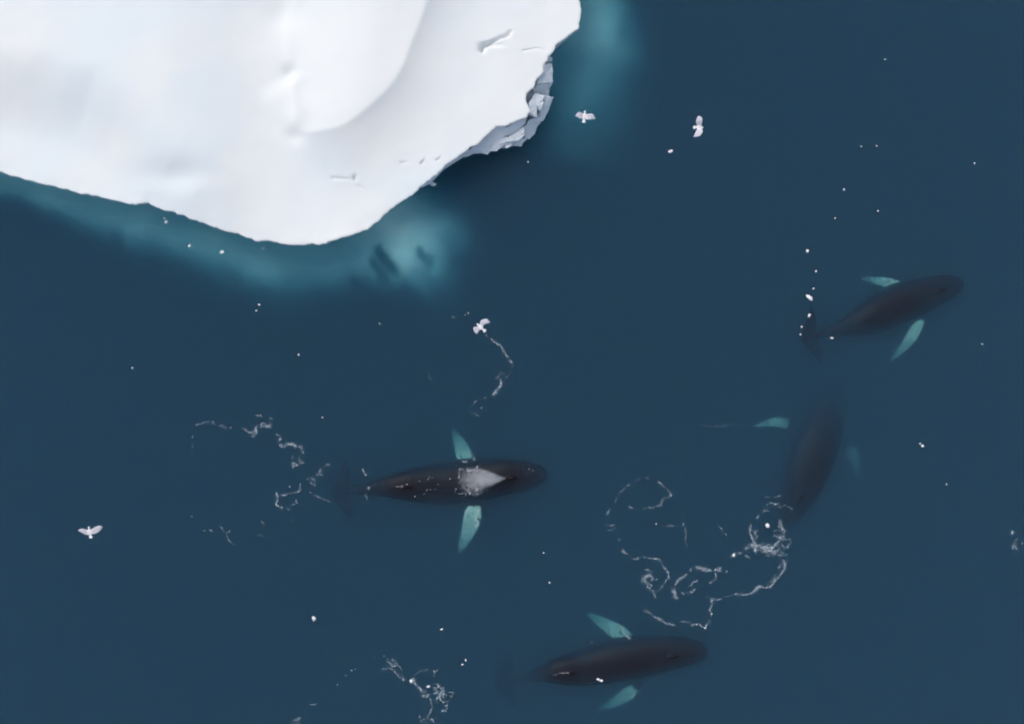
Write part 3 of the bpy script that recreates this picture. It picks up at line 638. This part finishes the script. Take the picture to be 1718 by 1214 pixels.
# ---------------------------------------------------------------- floating ice chips
def chip(px, py, w, h, ang, label, group=None):
    bm = bmesh.new(); a = w / PPM * .56; b_ = h / PPM * .56; hz = min(a, b_) * .55; kk = .92 if max(w, h) > 5 else .78; a *= kk; b_ *= kk
    for k in range(26):
        u = random.uniform(-1, 1); p_ = random.uniform(0, 6.283); s = math.sqrt(1 - u * u); q = random.uniform(.82, 1.08)
        bm.verts.new((a * s * math.cos(p_) * q, b_ * s * math.sin(p_) * q, hz * u * q))
    r = bmesh.ops.convex_hull(bm, input=bm.verts[:])
    bmesh.ops.delete(bm, geom=[g for g in set(r['geom_interior'] + r['geom_unused']) if isinstance(g, bmesh.types.BMVert)], context='VERTS')
    bmesh.ops.recalc_face_normals(bm, faces=bm.faces)
    me = bpy.data.meshes.new('ice_chip'); bm.to_mesh(me); bm.free(); me.materials.append(M_CHIP)
    o = bpy.data.objects.new('ice_chip', me); col.objects.link(o); z = hz * .25; o.location = P(px, py, z); o.rotation_euler = (0, 0, R(-ang))
    tag(o, label, 'ice chip', group)
for x, y, w, h, a, lb in (
    (1125, 254, 9.5, 6, -12, 'bright oval ice chip afloat beneath the banking gull'),
    (727, 309, 11, 8, 5, 'pale rounded ice chip close under the crumbling ice cliff'),
    (1358, 499, 13.5, 7, 42, 'large bright wedge shaped ice chip in the string near the slender whale\'s flukes'),
    (1358, 529, 5.5, 7, 25, 'medium bright ice chip next below the largest wedge shaped chip'),
    (1355, 421, 6, 6.5, 0, 'round ice chip at the far end of the string from the whale\'s flukes'),
    (1396, 567, 6, 4, 5, 'flat ice chip over the tail stock of the slender whale'),
    (527, 1037, 7, 10, -5, 'upright oval bright white ice chip alone on open water'),
    (1004, 1139, 7, 5, 15, 'bright ice chip lying over the submerged whale\'s back'),
    (1009, 1141, 6, 4, -10, 'narrow ice chip touching the bright one over the submerged whale'),
    (1288, 881, 7.5, 9, -20, 'bright white ice lump in the middle of the churned foam ring'),
    (690, 1142, 7, 6, 10, 'bright round ice chip at the gap in the knotted foam scribbles'),
    (719, 1151, 6, 4.5, 0, 'bright ice chip caught inside the curl of the foam scribbles'),
    (1231, 931, 5, 6, 0, 'small bright ice chip at the tip of the churned ring\'s foam tail'),
    (1548, 748, 6, 5, 15, 'bright ice chip with a smaller one touching it on open water'),
    (1544, 744, 5, 3, 25, 'small ice chip touching the bright one on open water'),
    (279, 372, 7, 5.5, -30, 'pale ice chip with a smaller one touching it near the iceberg edge'),
    (276, 366, 5, 3, -20, 'small dull ice chip touching the pale one near the iceberg edge'),
    (318, 412, 4.5, 7, 25, 'slim upright ice chip between two paler chips by the iceberg'),
    (373, 423, 7.5, 6.5, 0, 'roundest and brightest ice chip over the teal shelf of the iceberg')):
    chip(x, y, w, h, a, lb)
for x, y, w, h in ((1369, 455, 3.6, 5), (1365, 484, 4.4, 3), (1345, 548, 4, 4), (1343, 561, 3, 4)):
    chip(x, y, w, h, 10, 'tiny ice chip in the string beside the slender whale\'s flukes', 'tiny ice chips in the string')
for x, y, w, h in ((435, 511, 5, 4), (430, 521, 4, 3.6)):
    chip(x, y, w, h, 30, 'one of two tiny ice chips side by side off the iceberg shelf', 'pair of tiny ice chips off the shelf')
for x, y, w, h in ((781, 1107, 4.5, 4.5), (776, 1114, 5, 3.5)):
    chip(x, y, w, h, -15, 'one of two bright ice chips close together beside the foam scribbles', 'pair of bright ice chips')
for x, y, w, h, lb in ((886, 272, 3, 3, 'tiny ice speck on the dark shaded water below the broken cliff'), (441, 417, 3.2, 3, 'tiny ice speck hugging the iceberg rim over the teal shelf'),
    (741, 1055, 5.5, 2.4, 'thin flat ice sliver between the bright chip pair and the blowing whale'), (1648, 577, 5, 1.6, 'faint thin ice sliver past the slender whale\'s snout'),
    (637, 543, 3, 2.2, 'faint ice speck on open water between the iceberg and the braking gull'), (501, 595, 4, 3, 'ice speck on open water between the foam trail and the iceberg'),
    (222, 617, 4, 3.2, 'ice speck on open water between the V winged gull and the iceberg'), (541, 700, 3, 2, 'faint ice speck beside the broken foam trail'),
    (922, 977, 3.8, 3.8, 'square ice speck between the blowing whale and the looping foam lines'), (912, 927, 3.4, 2.2, 'dull ice speck just off the blowing whale\'s snout')):
    chip(x, y, w, h, random.uniform(-20, 20), lb)
for x, y, w, h in ((1445, 246, 3.2, 2.8), (1471, 245, 3.6, 3)):
    chip(x, y, w, h, 0, 'one of two dim ice specks drifting level with each other', 'pair of dim ice specks')
for x, y, w, h in ((1588, 812, 2.6, 3.2), (1485, 100, 4, 2.4), (1416, 318, 3.6, 4.2), (1473, 354, 3.4, 3.2), (1401, 366, 3.2, 2.8), (1635, 274, 3, 3)):
    chip(x, y, w, h, random.uniform(-30, 30), 'tiny lone speck of ice on bare open water', 'tiny specks of drifting ice')

# ---------------------------------------------------------------- the whale's blow
ap = P(848, 802, .22); en = P(772, 805, 1.9)
blow = empty('whale_blow', tuple(ap)); tag(blow, 'white misty blow fanning back from the whale\'s blowhole', 'spray', kind='stuff')
axv = en - ap; ln = np.linalg.norm(axv); axv /= ln; rt = np.cross(axv, [0, 0, 1]); rt /= np.linalg.norm(rt); upv = np.cross(rt, axv)
Lb = Loft(); rs = []
for k in range(17):
    u = k / 16.0; r = (.05 + .98 * u ** .62) * (1.0 if u < .8 else math.sqrt(max(0.02, 1 - ((u - .8) / .2) ** 2)))
    rs.append([axv * ln * u + (rt * math.cos(2 * math.pi * q / 20) + upv * .8 * math.sin(2 * math.pi * q / 20)) * r * (1 + .06 * math.sin(2 * math.pi * q / 10 + k * .5)) for q in range(20)])
Lb.rings(rs)
m = bpy.data.materials.new('mist'); m.use_nodes = True; t = m.node_tree
for n in list(t.nodes):
    if n.type != 'OUTPUT_MATERIAL': t.nodes.remove(n)
out = [n for n in t.nodes if n.type == 'OUTPUT_MATERIAL'][0]; pv = t.nodes.new('ShaderNodeVolumePrincipled'); pv.inputs['Color'].default_value = (.95, .95, .97, 1)
tc = t.nodes.new('ShaderNodeTexCoord'); nz = t.nodes.new('ShaderNodeTexNoise'); nz.inputs['Scale'].default_value = 2.4; nz.inputs['Detail'].default_value = 3
def vm(op, *ins):
    n = t.nodes.new('ShaderNodeVectorMath'); n.operation = op
    for i, q in enumerate(ins):
        if isinstance(q, bpy.types.NodeSocket): t.links.new(q, n.inputs[i])
        else: n.inputs[i].default_value = q
    return n
def mm(op, *ins):
    n = t.nodes.new('ShaderNodeMath'); n.operation = op
    for i, q in enumerate(ins):
        if isinstance(q, bpy.types.NodeSocket): t.links.new(q, n.inputs[i])
        else: n.inputs[i].default_value = q
    return n.outputs[0]
def ramp(x, a, b_, c, d_):
    n = t.nodes.new('ShaderNodeMapRange'); n.interpolation_type = 'SMOOTHSTEP'
    t.links.new(x, n.inputs['Value'])
    for k_, q in (('From Min', a), ('From Max', b_), ('To Min', c), ('To Max', d_)): n.inputs[k_].default_value = q
    return n.outputs[0]
pos = tc.outputs['Object']; axt = tuple(float(q) for q in axv)
tt = vm('DOT_PRODUCT', pos, axt).outputs['Value']                       # distance along the plume
sc_ = t.nodes.new('ShaderNodeVectorMath'); sc_.operation = 'SCALE'; sc_.inputs[0].default_value = axt; t.links.new(tt, sc_.inputs['Scale'])
rad_ = vm('LENGTH', vm('SUBTRACT', pos, sc_.outputs[0]).outputs[0]).outputs['Value']
rel = mm('DIVIDE', rad_, mm('MINIMUM', mm('MULTIPLY_ADD', tt, 0.42, 0.06), 0.86))
t.links.new(pos, nz.inputs['Vector'])
den = mm('MULTIPLY', ramp(tt, 0.0, 2.6, 2.6, 0.42), ramp(rel, 0.3, 1.05, 1.0, 0.0))
den = mm('MULTIPLY', den, ramp(tt, 2.2, 3.2, 1.0, 0.0))
den = mm('MULTIPLY', den, ramp(nz.outputs['Fac'], 0.34, 0.66, 0.45, 1.5))
t.links.new(den, pv.inputs['Density']); t.links.new(pv.outputs[0], out.inputs['Volume'])
mist = mesh_obj('mist', Lb.v, Lb.f, m, blow); mist['kind'] = 'stuff'
bm = bmesh.new(); bm.from_mesh(mist.data); bmesh.ops.recalc_face_normals(bm, faces=bm.faces); bm.to_mesh(mist.data); bm.free()
F = Foam()
for _ in range(1200):
    u = random.random() ** .7; r = (.05 + .92 * u ** .62) * abs(random.gauss(0, .5)); a = random.random() * 6.283
    q = ap + axv * ln * u + (rt * math.cos(a) + upv * .8 * math.sin(a)) * r
    F.blob(q, random.uniform(.004, .011), .006)
def spat(x, y, sx, sy, n, z0, z1, r0=.012, r1=.04):
    for _ in range(int(n * .6)): F.blob(P(random.gauss(x, sx), random.gauss(y, sy), random.uniform(z0, z1)), random.uniform(r0, r1) * .7, .010)
spat(788, 789, 3, 2.2, 70, .3, 1.6); spat(800, 789, 7, 2, 70, .3, 1.4, .01, .03); spat(801, 783, 1.6, 1.8, 16, .3, 1.2); spat(812, 791, 4, 1.5, 25, .3, 1.2, .01, .025)
spat(770, 800, 1, 5, 45, .3, 1.4, .01, .03); spat(774, 787, 2, 1.2, 14, .3, 1.4); spat(788, 823, 2, 5, 60, .3, 1.4); spat(800, 822, 3, 2.5, 70, .3, 1.4); spat(781, 817, 3, 3, 30, .3, 1.4); spat(795, 829, 7, 1.6, 60, .2, 1.0, .01, .03)
spat(809, 825, 4, 2, 35, .2, 1.0, .01, .03); spat(778, 827, 5, 2, 30, .2, 1.0, .01, .028)
dv = np.array(F.v) - ap
dr = mesh_obj('droplets', dv, F.f, M_FOAM, blow); dr['kind'] = 'stuff'
